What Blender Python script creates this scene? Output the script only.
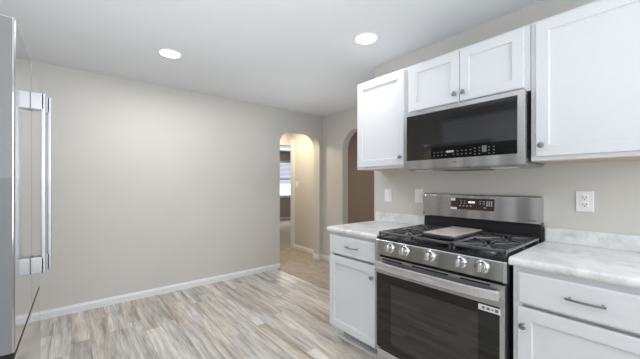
import bpy, bmesh, math, random
from mathutils import Vector, Matrix
random.seed(7)
for o in list(bpy.data.objects):
    bpy.data.objects.remove(o)
scene = bpy.context.scene
COL = scene.collection
PI = math.pi

# ---------------------------------------------------------------- camera
cam_data = bpy.data.cameras.new('camera')
cam = bpy.data.objects.new('camera', cam_data)
COL.objects.link(cam)
cam.location = (0, 0, 1.28)
cam.rotation_euler = (math.radians(90), 0, math.radians(-39.7))
cam_data.sensor_width = 36
cam_data.lens = 293.5 / 640 * 36
cam_data.shift_y = 4.5 / 640
cam_data.clip_start = 0.02
scene.camera = cam

# ---------------------------------------------------------------- world, lights, exposure
scene.view_settings.view_transform = 'Standard'
scene.view_settings.look = 'None'
scene.view_settings.gamma = 1
scene.view_settings.use_curve_mapping = False
scene.view_settings.exposure = 0.10

world = bpy.data.worlds.new('daylight')
scene.world = world
world.use_nodes = True
bg = world.node_tree.nodes['Background']
bg.inputs[0].default_value = (0.80, 0.90, 1.0, 1)
bg.inputs[1].default_value = 1.5


def area_light(name, loc, direction, sx, sy, power, color=(1, 1, 1), shape='RECTANGLE', spread=180):
    d = bpy.data.lights.new(name, 'AREA')
    d.shape = shape
    d.size = sx
    if shape in ('RECTANGLE', 'ELLIPSE'):
        d.size_y = sy
    d.energy = power
    d.color = color
    d.spread = math.radians(spread)
    o = bpy.data.objects.new(name, d)
    COL.objects.link(o)
    o.location = loc
    o.rotation_euler = Vector(direction).to_track_quat('-Z', 'Y').to_euler()
    return o


# daylight through the big window behind the camera, and through the bedroom window
area_light('kitchen_window_daylight', (0.55, -1.55, 1.45), (-0.5, 1, 0.02), 2.3, 1.5, 40, (0.93, 0.97, 1.0))
area_light('bedroom_window_daylight', (5.6, 8.70, 1.45), (-0.3, -1, -0.05), 1.15, 1.2, 34, (0.90, 0.96, 1.0))
# added fill lamps, unseen and aimed up to brighten the ceiling
area_light('ceiling_up_fill', (0.25, 0.5, 1.30), (0, 0, 1), 2.0, 3.8, 18.5, (0.91, 0.96, 1.0), 'RECTANGLE', 172)
area_light('ceiling_up_fill_far', (2.3, 2.8, 1.30), (0, 0, 1), 1.2, 1.2, 3.5, (0.92, 0.96, 1.0), 'RECTANGLE', 150)
area_light('dining_down_fill', (1.0, 2.7, 2.40), (0, 0, -1), 1.4, 1.2, 7, (0.97, 0.98, 1.0))  # added downward fill, no dining fixture hangs here
area_light('kitchen_side_fill', (1.9, -1.1, 1.7), (-0.95, 1, 0.1), 1.2, 1.2, 13, (0.95, 0.98, 1.0))  # added unseen fill from the side, there is no window here
area_light('fridge_down_fill', (-0.2, 1.0, 2.40), (0, 0, -1), 0.8, 2.0, 4.5, (0.97, 0.98, 1.0))  # extra overhead fill without a fixture, added to even out the brightness
area_light('ceiling_up_fill_left', (-0.1, 2.1, 1.30), (0, 0, 1), 1.3, 1.5, 6.5, (0.95, 0.98, 1.0))  # another added upward fill, nearer the left wall
area_light('side_room_fill', (4.4, 2.2, 2.36), (0, 0, -1), 0.3, 0.3, 15, (1.0, 0.90, 0.78), 'DISK')  # added warm fill that lifts the room behind the second arch
area_light('hall_ceiling_lamp', (2.75, 4.45, 2.36), (0, 0, -1), 0.25, 0.25, 16.5, (1.0, 0.84, 0.62), 'DISK')

# ---------------------------------------------------------------- materials


def new_mat(name):
    m = bpy.data.materials.new(name)
    m.use_nodes = True
    nt = m.node_tree
    b = nt.nodes['Principled BSDF']
    return m, nt, b


def mapped(nt, scale, coord='Object'):
    tc = nt.nodes.new('ShaderNodeTexCoord')
    mp = nt.nodes.new('ShaderNodeMapping')
    mp.inputs['Scale'].default_value = scale
    nt.links.new(tc.outputs[coord], mp.inputs['Vector'])
    return mp.outputs[0]


def noise(nt, vec, scale, detail=4, rough=0.55):
    n = nt.nodes.new('ShaderNodeTexNoise')
    n.inputs['Scale'].default_value = scale
    n.inputs['Detail'].default_value = detail
    n.inputs['Roughness'].default_value = rough
    nt.links.new(vec, n.inputs['Vector'])
    return n.outputs['Fac']


def ramp(nt, fac, stops):
    r = nt.nodes.new('ShaderNodeValToRGB')
    els = r.color_ramp.elements
    while len(els) < len(stops):
        els.new(0.5)
    for e, (p, c) in zip(els, stops):
        e.position = p
        e.color = (*c, 1)
    nt.links.new(fac, r.inputs['Fac'])
    return r.outputs['Color']


def bump(nt, b, fac, strength, dist=0.002):
    n = nt.nodes.new('ShaderNodeBump')
    n.inputs['Strength'].default_value = strength
    n.inputs['Distance'].default_value = dist
    nt.links.new(fac, n.inputs['Height'])
    nt.links.new(n.outputs[0], b.inputs['Normal'])


def paint(name, col, rough=0.6, var=0.02, bmp=0.05, scale=60, spec=0.5):
    m, nt, b = new_mat(name)
    v = mapped(nt, (1, 1, 1))
    n = noise(nt, v, 3.0)
    c1 = tuple(max(0, c * (1 - var)) for c in col)
    c2 = tuple(min(1, c * (1 + var)) for c in col)
    nt.links.new(ramp(nt, n, [(0.3, c1), (0.7, c2)]), b.inputs['Base Color'])
    b.inputs['Roughness'].default_value = rough
    b.inputs['Specular IOR Level'].default_value = spec
    if bmp:
        bump(nt, b, noise(nt, v, scale * 6, 2), bmp)
    return m


def metal(name, col, rough=0.28, stretch=(4, 4, 300), var=0.06, bmp=0.02, aniso=0.0):
    m, nt, b = new_mat(name)
    v = mapped(nt, stretch)
    n = noise(nt, v, 1.0, 3)
    c1 = tuple(c * (1 - var) for c in col)
    c2 = tuple(min(1, c * (1 + var)) for c in col)
    nt.links.new(ramp(nt, n, [(0.3, c1), (0.7, c2)]), b.inputs['Base Color'])
    b.inputs['Metallic'].default_value = 1
    b.inputs['Roughness'].default_value = rough
    b.inputs['Anisotropic'].default_value = aniso
    if bmp:
        bump(nt, b, n, bmp, 0.001)
    return m


def gloss(name, col, rough=0.1, spec=0.5, coat=0.0):
    m, nt, b = new_mat(name)
    v = mapped(nt, (1, 1, 1))
    n = noise(nt, v, 12)
    nt.links.new(ramp(nt, n, [(0.3, tuple(c * 0.96 for c in col)), (0.7, tuple(min(1, c * 1.04) for c in col))]), b.inputs['Base Color'])
    b.inputs['Roughness'].default_value = rough
    b.inputs['Specular IOR Level'].default_value = spec
    b.inputs['Coat Weight'].default_value = coat
    b.inputs['Coat Roughness'].default_value = 0.03
    return m


def emit(name, col, strength):
    m, nt, b = new_mat(name)
    b.inputs['Base Color'].default_value = (*col, 1)
    b.inputs['Emission Color'].default_value = (*col, 1)
    b.inputs['Emission Strength'].default_value = strength
    return m


M = {}
M['wall'] = paint('beige_wall_paint', (0.645, 0.625, 0.588), 0.7, 0.012, 0.06)
M['wall_dark'] = paint('dark_brown_wall', (0.40, 0.33, 0.29), 0.75, 0.012, 0.06)  # one even brown, darker than the beige walls
M['ceiling'] = paint('ceiling_paint', (0.725, 0.74, 0.76), 0.85, 0.01, 0.08)
M['trim'] = paint('white_trim_paint', (0.82, 0.83, 0.85), 0.4, 0.01, 0)
M['cabinet'] = paint('white_cabinet_paint', (0.755, 0.77, 0.80), 0.38, 0.006, 0)
M['plastic'] = paint('white_plastic', (0.92, 0.92, 0.92), 0.35, 0.01, 0)
M['steel'] = metal('brushed_stainless_steel', (0.56, 0.565, 0.57), 0.25, (3, 3, 260), 0.08, 0.02)


def steel_waves(m):
    # sheet steel is never quite flat: broad, faint waves along the sheet
    nt = m.node_tree
    b = nt.nodes['Principled BSDF']
    old = b.inputs['Normal'].links[0].from_node
    n = noise(nt, mapped(nt, (0.6, 5.0, 0.6)), 1.0, 1)
    w = nt.nodes.new('ShaderNodeBump')
    w.inputs['Strength'].default_value = 0.5
    w.inputs['Distance'].default_value = 0.05
    nt.links.new(n, w.inputs['Height'])
    nt.links.new(w.outputs[0], old.inputs['Normal'])


steel_waves(M['steel'])
M['steel_v'] = metal('fridge_stainless_steel', (0.66, 0.665, 0.67), 0.10, (200, 200, 2), 0.02, 0.0)
M['fridge_side'] = metal('fridge_side_grey', (0.42, 0.43, 0.44), 0.34, (8, 8, 8), 0.05, 0.0)
M['handle_steel'] = metal('handle_stainless_steel', (0.80, 0.80, 0.81), 0.38, (100, 100, 3), 0.03, 0.01)
M['fridge_handle'] = metal('fridge_handle_steel', (0.50, 0.50, 0.515), 0.48, (100, 100, 3), 0.03, 0.01)
M['fridge_paint'] = paint('fridge_side_grey_paint', (0.20, 0.205, 0.21), 0.4, 0.03, 0)
M['wall_brown'] = paint('tan_bedroom_paint', (0.47, 0.40, 0.345), 0.75, 0.012, 0.06)
M['nickel'] = metal('brushed_nickel', (0.33, 0.325, 0.32), 0.30, (40, 40, 40), 0.06, 0.0)
M['chrome'] = metal('polished_chrome', (0.82, 0.82, 0.83), 0.12, (20, 20, 20), 0.02, 0.0)
M['glass_black'] = gloss('black_glass', (0.010, 0.010, 0.011), 0.05, 0.55)
M['glass_micro'] = gloss('microwave_black_glass', (0.012, 0.012, 0.012), 0.06, 0.5)
M['glass_micro'].node_tree.nodes['Principled BSDF'].inputs['IOR'].default_value = 1.65
M['glass_panel'] = gloss('control_black_glass', (0.004, 0.004, 0.004), 0.18, 0.25)
M['window_glass_dark'] = gloss('oven_window_glass', (0.010, 0.0105, 0.010), 0.06, 0.95)
M['enamel'] = gloss('black_enamel', (0.016, 0.016, 0.018), 0.2, 0.5)
M['iron'] = gloss('cast_iron', (0.06, 0.06, 0.062), 0.24, 1.0, 0.5)
M['dark'] = gloss('dark_gap_plastic', (0.015, 0.015, 0.016), 0.6, 0.3)
M['display'] = gloss('brown_display_panel', (0.055, 0.042, 0.037), 0.2, 0.4)
M['mark'] = gloss('printed_white_marks', (0.62, 0.62, 0.62), 0.5, 0.3)
M['mark_grey'] = gloss('printed_grey_marks', (0.17, 0.17, 0.175), 0.5, 0.3)
M['mark_dark'] = gloss('printed_dark_marks', (0.12, 0.12, 0.14), 0.5, 0.3)
M['sticker'] = gloss('white_sticker', (0.80, 0.80, 0.82), 0.45, 0.3)
M['digits'] = emit('clock_digits', (0.85, 0.95, 1.0), 1.2)
M['lens'] = emit('lit_lamp_lens', (1.0, 0.98, 0.95), 6.0)
M['hood_lens'] = gloss('frosted_lens', (0.80, 0.80, 0.78), 0.4)
M['filter'] = metal('grease_filter', (0.22, 0.21, 0.20), 0.5, (150, 150, 1), 0.3, 0.1)
M['particle'] = paint('unpainted_cabinet_underside', (0.62, 0.52, 0.42), 0.6, 0.06, 0)
M['blind'] = paint('white_blind_slats', (0.80, 0.82, 0.85), 0.5, 0.01, 0)


def mat_glass():
    m, nt, b = new_mat('clear_window_glass')
    b.inputs['Base Color'].default_value = (0.95, 0.98, 1, 1)
    b.inputs['Roughness'].default_value = 0.0
    b.inputs['Transmission Weight'].default_value = 1
    b.inputs['IOR'].default_value = 1.45
    return m


M['glass'] = mat_glass()


def mat_griddle():
    m, nt, b = new_mat('griddle_plate_metal')
    v = mapped(nt, (2, 2, 2))
    n = noise(nt, v, 4, 5)
    nt.links.new(ramp(nt, n, [(0.38, (0.70, 0.68, 0.66)), (0.58, (0.60, 0.50, 0.44))]), b.inputs['Base Color'])
    b.inputs['Metallic'].default_value = 0.25
    b.inputs['Roughness'].default_value = 0.4
    return m


M['griddle'] = mat_griddle()


def mat_counter():
    m, nt, b = new_mat('grey_white_marbled_laminate')
    v = mapped(nt, (1, 1, 1))
    d = noise(nt, v, 3.2, 6, 0.6)
    mix = nt.nodes.new('ShaderNodeVectorMath')
    mix.operation = 'MULTIPLY_ADD'
    comb = nt.nodes.new('ShaderNodeCombineXYZ')
    for k in range(3):
        nt.links.new(d, comb.inputs[k])
    nt.links.new(comb.outputs[0], mix.inputs[0])
    mix.inputs[1].default_value = (0.6, 0.6, 0.6)
    nt.links.new(v, mix.inputs[2])
    n = noise(nt, mix.outputs[0], 7, 8, 0.62)
    nt.links.new(ramp(nt, n, [(0.30, (0.58, 0.58, 0.58)), (0.43, (0.73, 0.73, 0.725)), (0.55, (0.83, 0.83, 0.825)), (0.72, (0.76, 0.75, 0.74))]), b.inputs['Base Color'])
    b.inputs['Roughness'].default_value = 0.33
    return m


M['counter'] = mat_counter()


def mat_carpet():
    m, nt, b = new_mat('tan_carpet_pile')
    v = mapped(nt, (1, 1, 1))
    n = noise(nt, v, 9, 6, 0.7)
    nt.links.new(ramp(nt, n, [(0.3, (0.37, 0.315, 0.26)), (0.7, (0.53, 0.475, 0.41))]), b.inputs['Base Color'])
    b.inputs['Roughness'].default_value = 0.95
    b.inputs['Specular IOR Level'].default_value = 0.1
    bump(nt, b, noise(nt, v, 350, 2), 0.6, 0.006)
    return m


M['carpet'] = mat_carpet()


def mat_planks():
    m, nt, b = new_mat('grey_oak_vinyl_planks')
    L = nt.links
    tc = nt.nodes.new('ShaderNodeTexCoord')
    sep = nt.nodes.new('ShaderNodeSeparateXYZ')
    L.new(tc.outputs['Object'], sep.inputs[0])

    def math_(op, a, b_=None, c=None):
        n = nt.nodes.new('ShaderNodeMath')
        n.operation = op
        for i, val in enumerate((a, b_, c)):
            if val is None:
                continue
            if isinstance(val, (int, float)):
                n.inputs[i].default_value = val
            else:
                L.new(val, n.inputs[i])
        return n.outputs[0]
    W, LEN = 0.125, 0.92
    xs = math_('DIVIDE', math_('ADD', sep.outputs[0], 20.0), W)
    row = math_('FLOOR', xs)
    wn = nt.nodes.new('ShaderNodeTexWhiteNoise')
    wn.noise_dimensions = '1D'
    L.new(row, wn.inputs['W'])
    ys = math_('ADD', math_('DIVIDE', math_('ADD', sep.outputs[1], 20.0), LEN), wn.outputs['Value'])
    colm = math_('FLOOR', ys)
    cid = nt.nodes.new('ShaderNodeCombineXYZ')
    L.new(row, cid.inputs[0])
    L.new(colm, cid.inputs[1])
    wn2 = nt.nodes.new('ShaderNodeTexWhiteNoise')
    wn2.noise_dimensions = '2D'
    L.new(cid.outputs[0], wn2.inputs['Vector'])
    # grain coordinates shifted per plank
    gv = nt.nodes.new('ShaderNodeCombineXYZ')
    L.new(math_('ADD', math_('MULTIPLY', sep.outputs[0], 13.0), math_('MULTIPLY', wn2.outputs['Value'], 57.0)), gv.inputs[0])
    L.new(math_('MULTIPLY', sep.outputs[1], 1.1), gv.inputs[1])
    L.new(math_('MULTIPLY', wn2.outputs['Value'], 31.0), gv.inputs[2])
    g1 = noise(nt, gv.outputs[0], 1.3, 6, 0.62)
    gv2 = nt.nodes.new('ShaderNodeVectorMath')
    gv2.operation = 'MULTIPLY'
    gv2.inputs[1].default_value = (5, 3.0, 1)
    L.new(gv.outputs[0], gv2.inputs[0])
    g2 = noise(nt, gv2.outputs[0], 1.6, 4, 0.6)
    base = ramp(nt, wn2.outputs['Value'], [(0.0, (0.68, 0.65, 0.605)), (0.25, (0.56, 0.535, 0.50)), (0.45, (0.72, 0.685, 0.635)), (0.62, (0.55, 0.49, 0.42)), (0.82, (0.66, 0.615, 0.555)), (1.0, (0.54, 0.52, 0.50))])
    grain = ramp(nt, g1, [(0.32, (0.48, 0.455, 0.435)), (0.44, (0.80, 0.785, 0.77)), (0.55, (1.03, 1.03, 1.02)), (0.72, (1.26, 1.25, 1.24))])
    fine = ramp(nt, g2, [(0.32, (0.74, 0.735, 0.73)), (0.6, (1.06, 1.06, 1.06))])

    def mul(a, c, fac=1.0):
        n = nt.nodes.new('ShaderNodeMix')
        n.data_type = 'RGBA'
        n.blend_type = 'MULTIPLY'
        n.inputs['Factor'].default_value = fac
        L.new(a, n.inputs['A'])
        L.new(c, n.inputs['B'])
        return n.outputs['Result']
    colr = mul(mul(base, grain), fine)
    # seams
    fx = math_('FRACT', xs)
    fy = math_('FRACT', ys)
    ex = math_('MULTIPLY', math_('MINIMUM', fx, math_('SUBTRACT', 1.0, fx)), W)
    ey = math_('MULTIPLY', math_('MINIMUM', fy, math_('SUBTRACT', 1.0, fy)), LEN)
    e = math_('MINIMUM', ex, ey)
    seam = ramp(nt, math_('DIVIDE', e, 0.004), [(0.1, (0.62, 0.60, 0.58)), (0.6, (1, 1, 1))])
    L.new(mul(colr, seam), b.inputs['Base Color'])
    b.inputs['Roughness'].default_value = 0.52
    bump(nt, b, g2, 0.06, 0.001)
    return m


M['planks'] = mat_planks()

# ---------------------------------------------------------------- mesh helpers


def BM():
    return bmesh.new()


def box(bm, x0, x1, y0, y1, z0, z1, bev=0.0, seg=2):
    r = bmesh.ops.create_cube(bm, size=1.0)
    vs = r['verts']
    sx, sy, sz = abs(x1 - x0), abs(y1 - y0), abs(z1 - z0)
    c = Vector(((x0 + x1) / 2, (y0 + y1) / 2, (z0 + z1) / 2))
    for v in vs:
        v.co = Vector((v.co.x * sx, v.co.y * sy, v.co.z * sz)) + c
    if bev:
        es = list({e for v in vs for e in v.link_edges})
        bmesh.ops.bevel(bm, geom=es, offset=min(bev, 0.45 * min(sx, sy, sz)), segments=seg, affect='EDGES', profile=0.5)
    return bm


def prism(bm, pts, axis, a, b):
    """polygon pts (2D) extruded along axis from a to b. axis 'x': pts=(y,z); 'y': pts=(x,z); 'z': pts=(x,y)"""
    def P(p, t):
        if axis == 'x':
            return (t, p[0], p[1])
        if axis == 'y':
            return (p[0], t, p[1])
        return (p[0], p[1], t)
    va = [bm.verts.new(P(p, a)) for p in pts]
    vb = [bm.verts.new(P(p, b)) for p in pts]
    fs = [bm.faces.new(va), bm.faces.new(vb[::-1])]
    n = len(pts)
    for i in range(n):
        j = (i + 1) % n
        fs.append(bm.faces.new((va[j], va[i], vb[i], vb[j])))
    bmesh.ops.recalc_face_normals(bm, faces=bm.faces[:])
    return bm


def lathe(bm, prof, origin, axis, seg=24):
    """prof: list of (r, t) along axis (Vector)"""
    ax = Vector(axis).normalized()
    q = Vector((0, 0, 1)).rotation_difference(ax)
    rings = []
    for r, t in prof:
        ring = []
        for k in range(seg):
            a = 2 * PI * k / seg
            ring.append(bm.verts.new(Vector(origin) + q @ Vector((max(r, 1e-5) * math.cos(a), max(r, 1e-5) * math.sin(a), t))))
        rings.append(ring)
    for i in range(len(rings) - 1):
        for k in range(seg):
            bm.faces.new((rings[i][k], rings[i][(k + 1) % seg], rings[i + 1][(k + 1) % seg], rings[i + 1][k]))
    bm.faces.new(rings[0][::-1])
    bm.faces.new(rings[-1])
    bmesh.ops.recalc_face_normals(bm, faces=bm.faces[:])
    return bm


def sweep(bm, pts, half_w, half_h, up=(0, 0, 1), seg=12, power=2.0):
    """superellipse section swept along points; half_w in the side direction, half_h along up"""
    rings = []
    n = len(pts)
    pts = [Vector(p) for p in pts]
    for i, p in enumerate(pts):
        t = (pts[min(i + 1, n - 1)] - pts[max(i - 1, 0)]).normalized()
        u = Vector(up)
        s = t.cross(u).normalized()
        u2 = s.cross(t).normalized()
        hw = half_w[i] if isinstance(half_w, (list, tuple)) else half_w
        hh = half_h[i] if isinstance(half_h, (list, tuple)) else half_h
        ring = []
        for k in range(seg):
            a = 2 * PI * k / seg
            ca, sa = math.cos(a), math.sin(a)
            ca = math.copysign(abs(ca) ** (2 / power), ca)
            sa = math.copysign(abs(sa) ** (2 / power), sa)
            ring.append(bm.verts.new(p + s * hw * ca + u2 * hh * sa))
        rings.append(ring)
    for i in range(n - 1):
        for k in range(seg):
            bm.faces.new((rings[i][k], rings[i][(k + 1) % seg], rings[i + 1][(k + 1) % seg], rings[i + 1][k]))
    bm.faces.new(rings[0][::-1])
    bm.faces.new(rings[-1])
    bmesh.ops.recalc_face_normals(bm, faces=bm.faces[:])
    return bm


WORLD = {}     # world location of every empty / object origin


def obj(name, bm, mat, parent=None, smooth=False, label=None):
    """links bm (in world coordinates) as ONE mesh object; its origin sits at its own base centre"""
    me = bpy.data.meshes.new(name)
    xs = [v.co for v in bm.verts]
    lo = Vector((min(v.x for v in xs), min(v.y for v in xs), min(v.z for v in xs)))
    hi = Vector((max(v.x for v in xs), max(v.y for v in xs), max(v.z for v in xs)))
    org = Vector(((lo.x + hi.x) / 2, (lo.y + hi.y) / 2, lo.z))
    for v in bm.verts:
        v.co -= org
    bm.to_mesh(me)
    bm.free()
    me.materials.append(M[mat])
    if smooth:
        for p in me.polygons:
            p.use_smooth = True
        try:
            me.set_sharp_from_angle(angle=math.radians(38))
        except Exception:
            pass
    o = bpy.data.objects.new(name, me)
    if smooth:
        wn_ = o.modifiers.new('weighted_normal', 'WEIGHTED_NORMAL')
        wn_.keep_sharp = True
        wn_.weight = 100
    COL.objects.link(o)
    WORLD[o.name] = org
    if parent:
        o.parent = parent
        o.location = org - WORLD[parent.name]
    else:
        o.location = org
    if label:
        o['label'] = label
    return o


def thing(name, label, cat, loc, group=None):
    o = bpy.data.objects.new(name, None)
    COL.objects.link(o)
    o.empty_display_size = 0.1
    o.location = loc
    WORLD[o.name] = Vector(loc)
    o['label'] = label
    o['category'] = cat
    if group:
        o['group'] = group
    return o


def tag(o, label, cat, group=None):
    o['label'] = label
    o['category'] = cat
    if group:
        o['group'] = group
    return o


def struct(name, bm, mat, parent=None):
    o = obj(name, bm, mat, parent)
    if not parent:
        o['kind'] = 'structure'
    return o


def copy_tree(o, loc=None, parent=None):
    c = o.copy()
    COL.objects.link(c)
    if parent:
        c.parent = parent
    if loc is not None:
        c.location = loc
        WORLD[c.name] = Vector(loc)
    for ch in list(o.children):
        copy_tree(ch, None, c)
    return c


# ---------------------------------------------------------------- the room
H = 2.43
XO, XS, XP = -1.15, 2.25, 2.37        # wall behind the fridge, stove wall face, its rear face
YL, YL2 = 3.82, 3.98                  # left wall, two faces
XF, XF2 = 3.23, 3.35                  # far wall with the second arch
YB = -1.8
SEAM = 2.335

struct('floor', box(BM(), XO, SEAM, YB, YL, -0.05, 0), 'planks')
b = BM()
box(b, SEAM, 6.7, YB, YL, -0.05, 0.006)
box(b, 1.5, 6.7, YL, 9.0, -0.05, 0.006)
o = struct('floor_carpet', b, 'carpet')
struct('ceiling', box(BM(), XO - 0.1, 6.8, YB - 0.1, 9.1, H, H + 0.05), 'ceiling')


def arch_profile(a0, a1, spring, top, w0, w1, n=10, power=2.0):
    """outline of a wall from w0 to w1 with a round-shouldered opening a0..a1"""
    r = top - spring
    p = [(w0, 0), (a0, 0), (a0, spring)]
    for k in range(1, n + 1):
        a = PI / 2 * k / n
        p.append((a0 + r * (1 - math.cos(a)), spring + r * math.sin(a)))
    for k in range(0, n):
        a = PI / 2 * (1 - k / n)
        p.append((a1 - r * (1 - math.cos(a)), spring + r * math.sin(a)))
    p += [(a1, spring), (a1, 0), (w1, 0), (w1, H), (w0, H)]
    return p


A0, A1 = 2.378, 3.16
struct('wall_left', prism(BM(), arch_profile(A0, A1, 1.885, 2.115, XO, XF2 + 2.4), 'y', YL, YL2), 'wall')
struct('wall_right', box(BM(), XS, XP, YB, 1.877, 0, H), 'wall')
struct('wall_far', prism(BM(), arch_profile(2.55, 3.335, 1.82, 2.115, YB, YL), 'x', XF, XF2), 'wall')
struct('wall_opposite', box(BM(), XO - 0.1, XO, YB, YL2, 0, H), 'wall')
# wall behind the camera with its window opening
b = BM()
box(b, XO - 0.1, -0.65, YB - 0.1, YB, 0, H)
box(b, 1.75, XF2, YB - 0.1, YB, 0, H)
box(b, -0.65, 1.75, YB - 0.1, YB, 0, 0.7)
box(b, -0.65, 1.75, YB - 0.1, YB, 2.2, H)
struct('wall_back', b, 'wall')
b = BM()
for x0, x1 in ((-0.65, -0.60), (0.525, 0.575), (1.70, 1.75)):
    box(b, x0, x1, YB - 0.09, YB - 0.02, 0.7, 2.2)
for z0, z1 in ((0.7, 0.75), (1.43, 1.47), (2.15, 2.2)):
    box(b, -0.60, 1.70, YB - 0.085, YB - 0.025, z0, z1)
w2 = struct('window_2', b, 'trim')
obj('pane', box(BM(), -0.61, 1.71, YB - 0.06, YB - 0.055, 0.74, 2.16), 'glass', w2)

# hall behind the left wall
struct('wall_hall', box(BM(), 3.33, 3.43, YL2, 4.92, 0, H), 'wall')
struct('wall_hall_side', box(BM(), 1.5, 1.6, YL2, 9.0, 0, H), 'wall')
b = BM()
box(b, 1.6, 2.46, 4.92, 5.02, 0, H)
box(b, 2.46, 3.42, 4.92, 5.02, 2.05, H)
box(b, 3.42, 6.6, 4.92, 5.02, 0, H)
struct('wall_hall_end', b, 'wall')
b = BM()
box(b, 3.314, 3.33, 4.80, 4.92, 0, 2.16)
struct('trim_1', b, 'trim')
# bedroom
b = BM()
WX0, WX1, WZ0, WZ1 = 4.9, 6.25, 0.82, 2.10
box(b, 1.5, WX0, 8.9, 9.0, 0, H)
box(b, WX1, 6.7, 8.9, 9.0, 0, H)
box(b, WX0, WX1, 8.9, 9.0, 0, WZ0)
box(b, WX0, WX1, 8.9, 9.0, WZ1, H)
struct('wall_bedroom', b, 'wall_brown')
struct('wall_bedroom_side', box(BM(), 6.6, 6.7, 5.02, 8.9, 0, H), 'wall_brown')
b = BM()
for x0, x1 in ((WX0, WX0 + 0.05), (WX1 - 0.05, WX1)):
    box(b, x0, x1, 8.90, 8.97, WZ0, WZ1)
for z0, z1 in ((WZ0, WZ0 + 0.05), (1.43, 1.47), (WZ1 - 0.05, WZ1)):
    box(b, WX0 + 0.05, WX1 - 0.05, 8.91, 8.96, z0, z1)
w1 = struct('window_1', b, 'trim')
obj('pane', box(BM(), WX0 + 0.04, WX1 - 0.04, 8.935, 8.94, WZ0 + 0.04, WZ1 - 0.04), 'glass', w1)
obj('window_sill', box(BM(), WX0 - 0.05, WX1 + 0.05, 8.84, 8.90, WZ0 - 0.03, WZ0, 0.004), 'trim', w1)
# room behind the second arch
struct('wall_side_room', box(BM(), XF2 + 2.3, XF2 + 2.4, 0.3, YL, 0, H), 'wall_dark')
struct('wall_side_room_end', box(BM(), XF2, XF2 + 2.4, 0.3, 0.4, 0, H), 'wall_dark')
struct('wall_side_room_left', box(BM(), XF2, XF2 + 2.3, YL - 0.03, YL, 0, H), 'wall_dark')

# baseboards: profiled board


def board_y(name, x0, x1, yface, sign, h=0.078, t=0.016, z=0.0):
    """board along X on a wall whose face is y = yface; sign = direction into the room"""
    pts = [(yface, z), (yface + sign * t, z), (yface + sign * t, z + h * 0.72), (yface + sign * t * 0.55, z + h * 0.86), (yface + sign * t * 0.45, z + h), (yface, z + h)]
    return struct(name, prism(BM(), pts, 'x', x0, x1), 'trim')


def board_x(name, y0, y1, xface, sign, h=0.078, t=0.016, z=0.0):
    pts = [(xface, z), (xface + sign * t, z), (xface + sign * t, z + h * 0.72), (xface + sign * t * 0.55, z + h * 0.86), (xface + sign * t * 0.45, z + h), (xface, z + h)]
    return struct(name, prism(BM(), pts, 'y', y0, y1), 'trim')


board_y('baseboard_left', XO, A0, YL, -1)
board_y('baseboard_corner', A1, XF, YL, -1, z=0.006)
board_x('baseboard_jamb', YL, YL2, A1, -1, z=0.006)
board_x('baseboard_far', 3.335, YL - 0.016, XF, -1, z=0.006)
board_x('baseboard_hall', YL2, 4.80, 3.33, -1, z=0.006)
board_y('baseboard_bedroom', 1.6, 6.6, 8.9, -1, h=0.09, z=0.006)

# window blind in the bedroom
wb = thing('window_blind', 'white slatted blind half covering the far window beyond the left arch', 'blind', (5.575, 8.86, 1.30))
obj('headrail', box(BM(), WX0 + 0.02, WX1 - 0.02, 8.845, 8.90, 2.05, 2.095, 0.004), 'blind', wb)
b = BM()
z = 2.03
while z > 1.32:
    vs = box(b, WX0 + 0.03, WX1 - 0.03, 8.862, 8.866, z - 0.014, z + 0.014)
    z -= 0.046
obj('slats', b, 'blind', wb)
obj('bottom_rail', box(BM(), WX0 + 0.03, WX1 - 0.03, 8.852, 8.877, 1.27, 1.295, 0.004), 'blind', wb)

# ---------------------------------------------------------------- recessed ceiling lights


def downlight(loc, label, power, spread):
    x, y = loc
    t = thing('recessed_light', label, 'ceiling light', (x, y, H), 'recessed lights in the white ceiling')
    b = BM()
    prof = [(0.082, 0.0), (0.098, 0.0), (0.096, -0.005), (0.084, -0.007), (0.080, -0.004)]
    seg = 40
    rings = []
    for r, dz in prof:
        rings.append([b.verts.new((x + r * math.cos(2 * PI * k / seg), y + r * math.sin(2 * PI * k / seg), H + dz)) for k in range(seg)])
    for i in range(len(rings)):
        A, B_ = rings[i], rings[(i + 1) % len(rings)]
        for k in range(seg):
            b.faces.new((A[k], A[(k + 1) % seg], B_[(k + 1) % seg], B_[k]))
    bmesh.ops.recalc_face_normals(b, faces=b.faces[:])
    obj('trim_ring', b, 'trim', t, True)
    b = BM()
    lathe(b, [(0.081, 0), (0.081, -0.002), (0.06, -0.005), (0.0, -0.006)], (x, y, H), (0, 0, 1), 40)
    obj('lens', b, 'lens', t, True)
    area_light('recessed_lamp', (x, y, H - 0.02), (0, 0, -1), 0.15, 0.15, power, (0.98, 0.98, 1.0), 'DISK', spread)
    return t


downlight((0.635, 2.834), 'round lit recessed ceiling light above the bare left wall', 9.5, 175)
downlight((1.762, 1.553), 'round lit recessed ceiling light close to the upper cabinets', 1.8, 140)

# ---------------------------------------------------------------- cabinet parts


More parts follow.
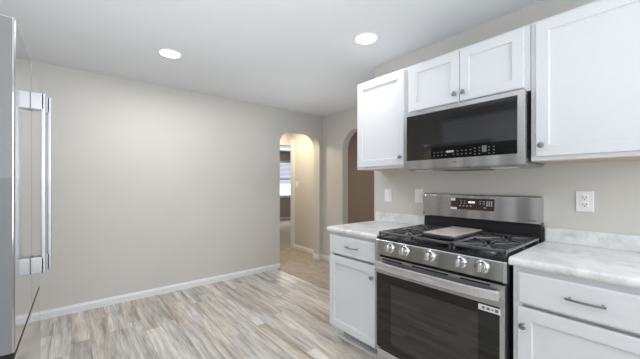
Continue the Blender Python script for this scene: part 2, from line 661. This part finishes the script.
def shaker_bm(xf, y0, y1, z0, z1, t=0.02, rail=0.056, dep=0.012):
    """door whose front face is at x = xf (room is at smaller x), with a recessed flat centre panel"""
    b = BM()
    d = 1 if t > 0 else -1
    bv = 0.0025 * d
    o_ = [(y0, z0), (y1, z0), (y1, z1), (y0, z1)]

    def loop(ins, x):
        return [b.verts.new((x, y + (ins if k in (0, 3) else -ins), zz + (ins if k in (0, 1) else -ins))) for k, (y, zz) in enumerate(o_)]
    L = [loop(0, xf + t), loop(0, xf + bv), loop(abs(bv), xf), loop(rail, xf), loop(rail + 0.0015, xf + d * 0.0012), loop(rail + 0.0035, xf + d * dep)]
    for A, B_ in zip(L, L[1:]):
        for k in range(4):
            b.faces.new((A[k], A[(k + 1) % 4], B_[(k + 1) % 4], B_[k]))
    b.faces.new(L[-1])
    b.faces.new(L[0][::-1])
    bmesh.ops.recalc_face_normals(b, faces=b.faces[:])
    return b


def slab_bm(xf, y0, y1, z0, z1, t=0.02):
    b = BM()
    o_ = [(y0, z0), (y1, z0), (y1, z1), (y0, z1)]

    def loop(ins, x):
        return [b.verts.new((x, y + (ins if k in (0, 3) else -ins), zz + (ins if k in (0, 1) else -ins))) for k, (y, zz) in enumerate(o_)]
    L = [loop(0, xf + t), loop(0, xf + 0.005), loop(0.002, xf + 0.003), loop(0.009, xf + 0.0005), loop(0.011, xf)]
    for A, B_ in zip(L, L[1:]):
        for k in range(4):
            b.faces.new((A[k], A[(k + 1) % 4], B_[(k + 1) % 4], B_[k]))
    b.faces.new(L[-1])
    b.faces.new(L[0][::-1])
    bmesh.ops.recalc_face_normals(b, faces=b.faces[:])
    return b


def knob(parent, xf, y, z, d=-1):
    b = BM()
    lathe(b, [(0.0085, 0), (0.0085, 0.003), (0.0055, 0.005), (0.005, 0.012), (0.009, 0.016), (0.0145, 0.019), (0.0155, 0.023), (0.013, 0.027), (0.007, 0.029), (0.0, 0.0295)], (xf, y, z), (d, 0, 0), 20)
    return obj('knob', b, 'nickel', parent, True, 'brushed nickel knob')


def pull(parent, xf, ya, yb, z):
    b = BM()
    for y in (ya + 0.012, yb - 0.012):
        lathe(b, [(0.0055, 0), (0.0045, 0.006), (0.0045, 0.022)], (xf, y, z), (-1, 0, 0), 12)
    pts, hw, hh = [], [], []
    n = 14
    for i in range(n + 1):
        s = i / n
        pts.append((xf - 0.020 - 0.009 * math.sin(PI * s), ya + (yb - ya) * s, z))
        hw.append(0.0042)
        hh.append(0.0052)
    sweep(b, pts, hw, hh, (0, 0, 1), 10, 2.4)
    return obj('pull', b, 'nickel', parent, True, 'brushed nickel arched pull')


def cabinet_body(b, x0, x1, y0, y1, z0, z1, stile=0.04):
    """carcass with face frame; front (x0) faces the room"""
    box(b, x0 + 0.018, x1, y0, y1, z0, z1)
    box(b, x0, x0 + 0.018, y0, y0 + stile, z0, z1, 0.001, 1)
    box(b, x0, x0 + 0.018, y1 - stile, y1, z0, z1, 0.001, 1)
    box(b, x0, x0 + 0.018, y0 + stile, y1 - stile, z1 - stile, z1)
    box(b, x0, x0 + 0.018, y0 + stile, y1 - stile, z0, z0 + stile)
    return b


XU = 1.93
G = 0.0015
# upper cabinets
t = thing('upper_cabinet', 'tall single-door white wall cabinet left of the microwave', 'cabinet', (2.09, 1.545, 1.405), 'white upper cabinets on the stove wall')
obj('body', cabinet_body(BM(), XU, XS, 1.29 + G, 1.802, 1.408, 2.165), 'cabinet', t)
obj('underside', box(BM(), XU + 0.002, XS, 1.29 + G, 1.800, 1.404, 1.408), 'particle', t, label='unpainted tan underside')
d = obj('door', shaker_bm(1.91, 1.308, 1.786, 1.426, 2.150), 'cabinet', t)
knob(d, 1.91, 1.334, 1.487)

t = thing('upper_cabinet', 'short two-door white wall cabinet directly above the microwave', 'cabinet', (2.09, 0.895, 1.80), 'white upper cabinets on the stove wall')
obj('body', cabinet_body(BM(), XU, XS, 0.503 + G, 1.29 - G, 1.797, 2.165), 'cabinet', t)
d = obj('door', shaker_bm(1.91, 0.889, 1.262, 1.816, 2.150), 'cabinet', t)
knob(d, 1.91, 0.915, 1.868)
d = obj('door', shaker_bm(1.91, 0.532, 0.885, 1.816, 2.150), 'cabinet', t)
knob(d, 1.91, 0.859, 1.868)

t = thing('upper_cabinet', 'large white wall cabinet right of the microwave, cut by the picture edge', 'cabinet', (2.09, 0.23, 1.405), 'white upper cabinets on the stove wall')
obj('body', cabinet_body(BM(), XU, XS, -0.05, 0.503 - G, 1.408, 2.165), 'cabinet', t)
obj('underside', box(BM(), XU + 0.002, XS, -0.048, 0.503 - G, 1.404, 1.408), 'particle', t, label='unpainted tan underside')
d = obj('door', shaker_bm(1.91, -0.03, 0.476, 1.428, 2.150), 'cabinet', t)
knob(d, 1.91, 0.449, 1.487)

# base cabinets
XB = 1.64


def base_cabinet(y0, y1, label, knob_y, pull_y, vent):
    t = thing('base_cabinet', label, 'cabinet', (1.93, (y0 + y1) / 2, 0), 'white base cabinets beside the range')
    obj('body', cabinet_body(BM(), XB, XS, y0, y1, 0.105, 0.889, 0.036), 'cabinet', t)
    tb = BM()
    if vent:
        # toe board with an opening for the register, shoe moulding along the floor
        box(tb, 1.70, 1.715, y0, y0 + 0.03, 0.0, 0.105)
        box(tb, 1.70, 1.715, y1 - 0.10, y1 - 0.004, 0.0, 0.105)
        box(tb, 1.70, 1.715, y0 + 0.03, y1 - 0.10, 0.0, 0.03)
        box(tb, 1.70, 1.715, y0 + 0.03, y1 - 0.10, 0.085, 0.105)
        box(tb, 1.715, 2.2, y1 - 0.018, y1 - 0.004, 0.0, 0.105)
        box(tb, 1.682, 1.70, y0, y1 + 0.004, 0.0, 0.028, 0.006)
    else:
        box(tb, 1.70, 1.715, y0, y1, 0.0, 0.105)
    tk = obj('toe_kick', tb, 'cabinet', t)
    if vent:
        gb = BM()
        box(gb, 1.712, 1.722, y0 + 0.03, y1 - 0.10, 0.03, 0.085)
        obj('vent_backing', gb, 'dark', t)
        gb = BM()
        k = y0 + 0.035
        while k < y1 - 0.105:
            box(gb, 1.701, 1.711, k, k + 0.004, 0.03, 0.085)
            k += 0.016
        obj('vent_grille', gb, 'trim', t)
    d = obj('drawer', slab_bm(1.62, y0 + 0.022, y1 - (0.008 if vent else 0.022), 0.716, 0.862), 'cabinet', t)
    pull(d, 1.62, pull_y - 0.064, pull_y + 0.064, 0.792)
    d = obj('door', shaker_bm(1.62, y0 + 0.022, y1 - (0.008 if vent else 0.022), 0.120, 0.698), 'cabinet', t)
    knob(d, 1.62, knob_y, 0.615)
    return t


base_cabinet(1.322, 1.836, 'white base cabinet with drawer left of the range, above a toe-kick vent', 1.366, 1.566, True)
base_cabinet(-0.05, 0.499, 'white base cabinet with drawer right of the range', 0.452, 0.232, False)

# countertops with backsplash strips


def countertop(y0, y1, label, over):
    t = thing('countertop', label, 'countertop', (1.93, (y0 + y1) / 2, 0.889), 'marbled laminate countertops')
    pts = [(XS, 0.890), (1.612, 0.890), (1.606, 0.896), (1.604, 0.905), (1.606, 0.918), (1.613, 0.925), (1.622, 0.927), (XS, 0.927)]
    obj('slab', prism(BM(), pts, 'y', y0, y1), 'counter', t, True)
    b = BM()
    box(b, 2.228, XS, y0, y1 - over, 0.927, 1.012, 0.004, 2)
    obj('backsplash', b, 'counter', t)
    return t


countertop(1.3185, 1.846, 'pale marbled countertop left of the range, on the single-drawer cabinet', 0.0)
countertop(-0.06, 0.5085, 'pale marbled countertop right of the range, below the double outlet', 0.0)

# ---------------------------------------------------------------- gas range
R0, R1 = 0.5145, 1.313
rg = thing('gas_range', 'stainless steel gas range with black oven glass between two white base cabinets', 'range', (1.9, 0.92, 0))
b = BM()
box(b, 1.635, 2.235, R0 + 0.004, R1 - 0.004, 0.03, 0.900)
for xx in (1.68, 2.18):
    for yy in (R0 + 0.06, R1 - 0.06):
        lathe(b, [(0.02, 0), (0.02, 0.031)], (xx, yy, 0), (0, 0, 1), 12)
obj('body', b, 'enamel', rg)
# cooktop deck
b = BM()
box(b, 1.602, 2.20, R0, R1, 0.900, 0.914, 0.004)
box(b, 1.600, 1.610, R0, R1, 0.904, 0.918, 0.004)
box(b, 1.622, 2.19, R0, R0 + 0.006, 0.908, 0.917, 0.002)
box(b, 1.622, 2.19, R1 - 0.006, R1, 0.908, 0.917, 0.002)
obj('cooktop', b, 'enamel', rg)
# burners
for (bx, by, br) in ((1.75, 1.18, 0.045), (2.04, 1.18, 0.036), (1.75, 0.66, 0.050), (2.04, 0.66, 0.036), (1.89, 0.92, 0.04)):
    b = BM()
    lathe(b, [(br * 1.15, 0), (br * 1.15, 0.006), (br * 0.9, 0.010), (br * 0.85, 0.018)], (bx, by, 0.9135), (0, 0, 1), 24)
    bu = obj('burner', b, 'steel', rg, True)
    b = BM()
    lathe(b, [(br * 0.98, 0), (br, 0.003), (br * 0.95, 0.008), (br * 0.4, 0.010), (0, 0.010)], (bx, by, 0.9315), (0, 0, 1), 24)
    obj('burner_cap', b, 'iron', bu, True)


def grate(y0, y1, centres):
    b = BM()
    zt0, zt1 = 0.937, 0.953
    x0, x1 = 1.612, 2.165
    w = 0.012

    def bar(xa, xb, ya, yb, za=zt0, zb=zt1):
        box(b, xa, xb, ya, yb, za, zb, 0.003, 1)
    bar(x0, x0 + w, y0, y1)
    bar(x1 - w, x1, y0, y1)
    bar(x0, x1, y0, y0 + w)
    bar(x0, x1, y1 - w, y1)
    xm = (x0 + x1) / 2
    bar(xm - w / 2, xm + w / 2, y0, y1)
    for cx, cy in centres:
        for k in range(8):
            a = PI / 4 * k
            dx, dy = math.cos(a), math.sin(a)
            # finger from 0.03 out to the frame
            ts = []
            if abs(dx) > 1e-6:
                lim = (xm if (dx > 0) == (cx < xm) else (x1 if dx > 0 else x0))
                ts.append((lim - cx) / dx)
            if abs(dy) > 1e-6:
                ts.append(((y1 if dy > 0 else y0) - cy) / dy)
            tt = min(t_ for t_ in ts if t_ > 0)
            sweep(b, [(cx + dx * 0.032, cy + dy * 0.032, 0.944), (cx + dx * (tt - 0.002), cy + dy * (tt - 0.002), 0.944)], 0.0048, 0.0085, (0, 0, 1), 8, 4)
    ye, sg = (y0, 1) if (y0 + y1) / 2 < 0.92 else (y1, -1)
    for k in range(9):
        xx = x0 + 0.035 + k * (x1 - x0 - 0.07) / 8
        ya, yb = sorted((ye + sg * 0.004, ye + sg * 0.062))
        box(b, xx - 0.004, xx + 0.004, ya, yb, zt0 + 0.002, zt1 - 0.001, 0.002, 1)
    for xx in (x0 + 0.002, xm - w / 2, x1 - w - 0.002):
        for yy in (y0 + 0.002, y1 - w - 0.002):
            bar(xx, xx + w, yy, yy + w, 0.9138, zt0 + 0.002)
    return obj('grate', b, 'iron', rg)


grate(1.049, 1.307, [(1.77, 1.18), (2.04, 1.18)])
grate(0.521, 0.789, [(1.77, 0.66), (2.04, 0.66)])
b = BM()
for xa, xb, ya, yb in ((1.612, 1.624, 0.795, 1.043), (2.153, 2.165, 0.795, 1.043), (1.612, 2.165, 0.795, 0.807), (1.612, 2.165, 1.031, 1.043), (1.74, 1.752, 0.795, 1.043), (1.94, 1.952, 0.795, 1.043), (2.04, 2.052, 0.795, 1.043)):
    box(b, xa, xb, ya, yb, 0.937, 0.953, 0.003, 1)
for xx in (1.614, 2.151):
    for yy in (0.797, 1.029):
        box(b, xx, xx + 0.012, yy, yy + 0.012, 0.9138, 0.939)
obj('grate', b, 'iron', rg)
# control panel
pts = [(1.640, 0.800), (1.592, 0.800), (1.586, 0.806), (1.590, 0.860), (1.597, 0.893), (1.603, 0.899), (1.640, 0.899)]
cp = obj('control_panel', prism(BM(), pts, 'y', R0 + 0.001, R1 - 0.001), 'steel', rg, True)
for ya, yb in ((R0 - 0.0005, R0 + 0.011), (R1 - 0.011, R1 + 0.0005)):
    epts = [(1.640, 0.798), (1.590, 0.798), (1.5835, 0.805), (1.5875, 0.861), (1.5945, 0.895), (1.601, 0.9005), (1.640, 0.9005)]
    obj('end_trim', prism(BM(), epts, 'y', ya, yb), 'chrome', rg, True)
for i, ky in enumerate((1.195, 1.083, 0.912, 0.735, 0.625)):
    b = BM()
    kx = 1.5905
    ax = Vector((-1, 0, 0.09))
    lathe(b, [(0.033, 0), (0.034, 0.003), (0.031, 0.007), (0.028, 0.010)], (kx, ky, 0.858), ax, 32)
    lathe(b, [(0.0275, 0.009), (0.0265, 0.026), (0.0245, 0.030), (0, 0.031)], (kx, ky, 0.858), ax, 32)
    k = obj('knob', b, 'chrome', rg, True, 'round chrome burner knob')
    b = BM()
    box(b, kx - 0.046, kx - 0.028, ky - 0.0065, ky + 0.0065, 0.838, 0.884, 0.004, 2)
    obj('knob_grip', b, 'chrome', k, True)
    b = BM()
    box(b, 1.5895, 1.5945, ky - 0.042, ky - 0.036, 0.883, 0.889)
    obj('burner_mark', b, 'mark_dark', cp)
# oven door
DY0, DY1 = R0 + 0.006, R1 - 0.006
b = BM()
box(b, 1.590, 1.634, DY0, DY1, 0.172, 0.787, 0.004, 2)
od = obj('oven_door', b, 'steel', rg, True)
obj('door_glass', box(BM(), 1.5875, 1.5905, DY0 + 0.022, DY1 - 0.004, 0.176, 0.676, 0.001, 1), 'glass_black', od)
b = BM()
box(b, 1.5868, 1.5878, 0.640, 1.185, 0.22, 0.620)
obj('oven_window', b, 'window_glass_dark', od)
for ya, yb in ((0.585, 0.735), (0.80, 1.03), (1.10, 1.255)):
    obj('vent_slot', box(BM(), 1.5890, 1.5905, ya, yb, 0.770, 0.7785), 'dark', od)
# handle: wide flat bowed bar on two posts
b = BM()
n = 24
pts = []
for i in range(n + 1):
    s = i / n
    bow = 1 - (2 * s - 1) ** 4
    pts.append((1.566 - 0.026 * bow, 0.537 + (1.297 - 0.537) * s, 0.738))
sweep(b, pts, 0.0085, 0.0235, (0, 0, 1), 16, 5)
for yy in (0.552, 1.282):
    box(b, 1.553, 1.591, yy - 0.012, yy + 0.012, 0.722, 0.754, 0.004)
oh = obj('door_handle', b, 'handle_steel', rg, True)
# small emblem in the middle of the handle
b = BM()
for k, w in enumerate((0.006, 0.006, 0.005, 0.006)):
    box(b, 1.5310, 1.5318, 0.905 - k * 0.014 - w, 0.905 - k * 0.014, 0.731, 0.745)
box(b, 1.5310, 1.5318, 0.916, 0.926, 0.730, 0.746)
obj('emblem', b, 'sticker', oh)
st = obj('sticker', box(BM(), 1.5866, 1.5876, 0.537, 0.640, 0.640, 0.669), 'sticker', rg, label='white strip sticker with small grey print')
b = BM()
for ya, yb, za, zb in ((0.609, 0.622, 0.648, 0.661), (0.586, 0.600, 0.648, 0.661), (0.546, 0.562, 0.647, 0.662), (0.568, 0.580, 0.651, 0.658)):
    box(b, 1.5860, 1.5867, ya, yb, za, zb)
obj('print', b, 'mark_grey', st)
# storage drawer
b = BM()
box(b, 1.594, 1.634, DY0, DY1, 0.045, 0.160, 0.005, 2)
obj('storage_drawer', b, 'steel', rg, True)
# backguard
pts = [(2.246, 0.914), (2.190, 0.914), (2.196, 1.040), (2.246, 1.040)]
bk = obj('backguard', prism(BM(), pts, 'y', R0 + 0.002, R1 - 0.010), 'enamel', rg)
pts = [(2.246, 1.028), (2.176, 1.028), (2.172, 1.034), (2.186, 1.190), (2.194, 1.201), (2.206, 1.205), (2.246, 1.205)]
bs = obj('backguard_panel', prism(BM(), pts, 'y', R0 + 0.004, R1 - 0.010), 'steel', rg, True)


def guard_box(b, ya, yb, za, zb, off, th=0.0012):
    """flat box on the tilted front of the backguard"""
    def X(z):
        return 2.172 + (z - 1.034) * (0.014 / 0.156) - off
    vs = []
    for z in (za, zb):
        for y in (ya, yb):
            vs.append((b.verts.new((X(z), y, z)), b.verts.new((X(z) + th, y, z))))
    q = [vs[0], vs[1], vs[3], vs[2]]
    b.faces.new([v[0] for v in q])
    b.faces.new([v[1] for v in q][::-1])
    for k in range(4):
        b.faces.new((q[k][0], q[(k + 1) % 4][0], q[(k + 1) % 4][1], q[k][1]))
    bmesh.ops.recalc_face_normals(b, faces=b.faces[:])
    return b


dp = obj('display', guard_box(BM(), 0.776, 1.075, 1.094, 1.176, 0.001), 'display', rg)
for yy in (0.946, 0.935, 0.923, 0.911):
    obj('clock_digit', guard_box(BM(), yy - 0.0065, yy, 1.142, 1.155, 0.0017), 'digits', dp)
marks = [(yy, zz, 0.012, 0.004) for yy in (1.005, 0.980, 0.872, 0.848) for zz in (1.158, 1.142)]
marks += [(yy, 1.125, 0.009, 0.007) for yy in (1.010, 0.985, 0.960, 0.935)]
marks += [(yy, zz, 0.009, 0.008) for yy in (0.826, 0.812, 0.798) for zz in (1.160, 1.147, 1.134)]
marks.append((0.845, 1.116, 0.020, 0.004))
for yy, zz, wy, wz in marks:
    obj('button_mark', guard_box(BM(), yy - wy, yy, zz - wz, zz, 0.0017), 'mark', dp)
obj('sticker', guard_box(BM(), 1.043, 1.077, 1.156, 1.176, 0.0019), 'sticker', dp, label='small white sticker')
obj('sticker', guard_box(BM(), 1.030, 1.076, 1.092, 1.108, 0.0019), 'sticker', dp, label='small white sticker')
b = BM()
for k in range(5):
    guard_box(b, 0.582 - 0.0095 * k - 0.007, 0.582 - 0.0095 * k, 1.048, 1.056 + 0.003 * (k % 2), 0.0008)
obj('lettering', b, 'mark_dark', bs)
b = BM()
for k in range(3):
    guard_box(b, 1.304 - 0.008 * k - 0.006, 1.304 - 0.008 * k, 1.046, 1.055, 0.0008)
obj('emblem', b, 'mark_dark', bs)
# griddle plate lying on the middle grate
gp = thing('griddle_plate', 'rectangular metal griddle plate lying on the middle grate of the range', 'griddle', (1.90, 0.92, 0.9535))
b = BM()
box(b, 1.700, 2.120, 0.815, 1.030, 0.9535, 0.968, 0.004)
obj('tray', b, 'iron', gp)
obj('plate', box(BM(), 1.712, 2.108, 0.826, 1.026, 0.968, 0.973, 0.002, 1), 'griddle', gp)

# ---------------------------------------------------------------- over-the-range microwave
mw = thing('microwave', 'stainless over-the-range microwave with black glass door under the short cabinet', 'microwave', (2.05, 0.892, 1.385))
Y0, Y1 = 0.5105, 1.2760
b = BM()
box(b, 1.888, 2.245, Y0 + 0.004, Y1 - 0.004, 1.392, 1.7945, 0.003, 1)
mb = obj('body', b, 'fridge_side', mw)
b = BM()
pts = [(1.900, 1.392), (2.245, 1.392), (2.245, 1.384), (2.16, 1.377), (1.93, 1.374), (1.900, 1.381)]
prism(b, pts, 'y', Y0 + 0.012, Y1 - 0.012)
mbot = obj('underside', b, 'steel', mw, True)
obj('grease_filter', box(BM(), 1.95, 2.14, 0.76, 1.02, 1.3715, 1.3765), 'filter', mw)
obj('cooktop_lamp', box(BM(), 1.915, 1.985, 0.57, 0.70, 1.3725, 1.3765), 'hood_lens', mw)
obj('cooktop_lamp', box(BM(), 1.915, 1.985, 1.08, 1.21, 1.3725, 1.3765), 'hood_lens', mw)
b = BM()
box(b, 1.860, 1.887, Y0, Y1, 1.386, 1.7945, 0.004, 2)
md = obj('door', b, 'steel', mw, True)
obj('door_glass', box(BM(), 1.8578, 1.8605, 0.546, 1.246, 1.447, 1.768, 0.001, 1), 'glass_micro', md)
ctl = obj('control_strip', box(BM(), 1.8568, 1.8580, 0.549, 1.056, 1.450, 1.524), 'glass_panel', mw)
for i in range(17):
    yy = 1.035 - i * 0.0262
    if 0.91 < yy < 0.95 or 0.70 < yy < 0.74 or i > 14:
        continue
    for zz in ((1.500, 1.482, 1.464) if i > 9 else (1.493, 1.472)):
        obj('button_mark', box(BM(), 1.8562, 1.8569, yy - 0.009, yy, zz - 0.005, zz), 'mark_grey', ctl)
for k in range(4):
    obj('clock_digit', box(BM(), 1.8562, 1.8569, 0.945 - k * 0.012 - 0.009, 0.945 - k * 0.012, 1.484, 1.497), 'mark', ctl)
obj('start_button', box(BM(), 1.8562, 1.8569, 0.702, 0.728, 1.470, 1.508), 'mark_grey', ctl)
b = BM()
for k in range(3):
    box(b, 1.8594, 1.8602, 0.905 - k * 0.009 - 0.006, 0.905 - k * 0.009, 1.416, 1.424)
obj('emblem', b, 'mark_grey', md)
obj('side_vent', box(BM(), 1.90, 1.925, Y0 + 0.0025, Y0 + 0.0045, 1.42, 1.77), 'dark', mw)

# ---------------------------------------------------------------- refrigerator
FX = -0.158
FY0, FY1 = 1.41, 2.325
fz = 1.838
fr = thing('refrigerator', 'stainless French-door refrigerator cut off at the left picture edge', 'refrigerator', (-0.55, 1.867, 0))
b = BM()
box(b, -0.98, FX - 0.085, FY0 + 0.008, FY1 - 0.008, 0.02, fz - 0.03, 0.004)
box(b, -0.95, -0.30, FY0 + 0.04, FY1 - 0.04, 0.0, 0.03)
obj('body', b, 'fridge_side', fr)


def fridge_front(y0, y1, z0, z1, name):
    b = BM()
    box(b, FX - 0.075, FX, y0, y1, z0, z1, 0.007, 3)
    d_ = obj(name, b, 'steel_v', fr, True)
    if abs(y0 - FY0) < 1e-6:
        obj('side_panel', box(BM(), FX - 0.074, FX - 0.006, y0 - 0.0012, y0 + 0.001, z0 + 0.005, z1 - 0.004), 'fridge_paint', d_)
    return d_


ym = 1.878
dn = fridge_front(FY0, ym - 0.002, 0.712, fz, 'door')
df = fridge_front(ym + 0.002, FY1, 0.712, fz, 'door')
fridge_front(FY0, FY1, 0.06, 0.690, 'freezer_drawer')
obj('door_gasket', box(BM(), FX - 0.070, FX - 0.003, FY0 + 0.003, FY1 - 0.03, 0.685, 0.716), 'dark', fr)


def fridge_handle(door, yc, out, z0=0.875, z1=1.693):
    b = BM()
    w = 0.014
    xo = FX + out
    box(b, xo - 0.016, xo, yc - w, yc + w, z0, z1, 0.004, 2)
    box(b, FX - 0.0005, xo - 0.004, yc - w, yc + w, z1 - 0.075, z1, 0.004, 2)
    box(b, FX - 0.0005, xo - 0.004, yc - w, yc + w, z0, z0 + 0.075, 0.004, 2)
    return obj('handle', b, 'fridge_handle', door, True)


fridge_handle(dn, 1.845, 0.050)
fridge_handle(df, 1.915, 0.066)

# cabinet over the refrigerator, seen mirrored in the microwave glass
t = thing('upper_cabinet', 'white two-door cabinet above the refrigerator, mirrored in the microwave glass', 'cabinet', (-1.0, 1.84, 1.90), None)
b = BM()
box(b, XO + 0.001, -0.862, 1.28, 2.40, 1.85, 2.29)
obj('body', b, 'cabinet', t)
d = obj('door', shaker_bm(-0.84, 1.30, 1.835, 1.865, 2.275, t=-0.02), 'cabinet', t)
knob(d, -0.84, 1.805, 1.925, 1)
d = obj('door', shaker_bm(-0.84, 1.845, 2.38, 1.865, 2.275, t=-0.02), 'cabinet', t)
knob(d, -0.84, 1.875, 1.925, 1)

# ---------------------------------------------------------------- outlets and switches


def wall_plate(b, x, yc, zc, w=0.078, h=0.118):
    box(b, x - 0.006, x, yc - w / 2, yc + w / 2, zc - h / 2, zc + h / 2, 0.003, 2)
    return b


t = thing('wall_outlet', 'white double wall outlet above the countertop right of the range', 'outlet', (XS - 0.003, 0.326, 1.122))
obj('plate', wall_plate(BM(), XS, 0.326, 1.180), 'plastic', t)
for zc in (1.200, 1.160):
    b = BM()
    box(b, XS - 0.0085, XS - 0.0055, 0.326 - 0.017, 0.326 + 0.017, zc - 0.016, zc + 0.016, 0.003, 2)
    s = obj('socket', b, 'plastic', t)
    b = BM()
    box(b, XS - 0.0092, XS - 0.0083, 0.332, 0.3345, zc - 0.002, zc + 0.009)
    box(b, XS - 0.0092, XS - 0.0083, 0.3175, 0.320, zc - 0.002, zc + 0.009)
    lathe(b, [(0.0028, 0), (0.0028, 0.0009)], (XS - 0.0083, 0.326, zc - 0.008), (-1, 0, 0), 10)
    obj('slots', b, 'dark', s)


def light_switch(x, yc, zc, label, group=None):
    t = thing('light_switch', label, 'switch', (x - 0.003, yc, zc - 0.06), group)
    obj('plate', wall_plate(BM(), x, yc, zc), 'plastic', t)
    b = BM()
    box(b, x - 0.0095, x - 0.0055, yc - 0.0165, yc + 0.0165, zc - 0.033, zc + 0.033, 0.003, 2)
    obj('rocker', b, 'plastic', t)
    return t


light_switch(XS, 1.707, 1.173, 'white switch plate above the left countertop, the one nearer the wall end')
light_switch(XS, 1.386, 1.178, 'white switch plate right beside the steel back panel of the range')
light_switch(3.33, 4.71, 1.27, 'small cream switch plate on the warm hall wall seen through the arch')
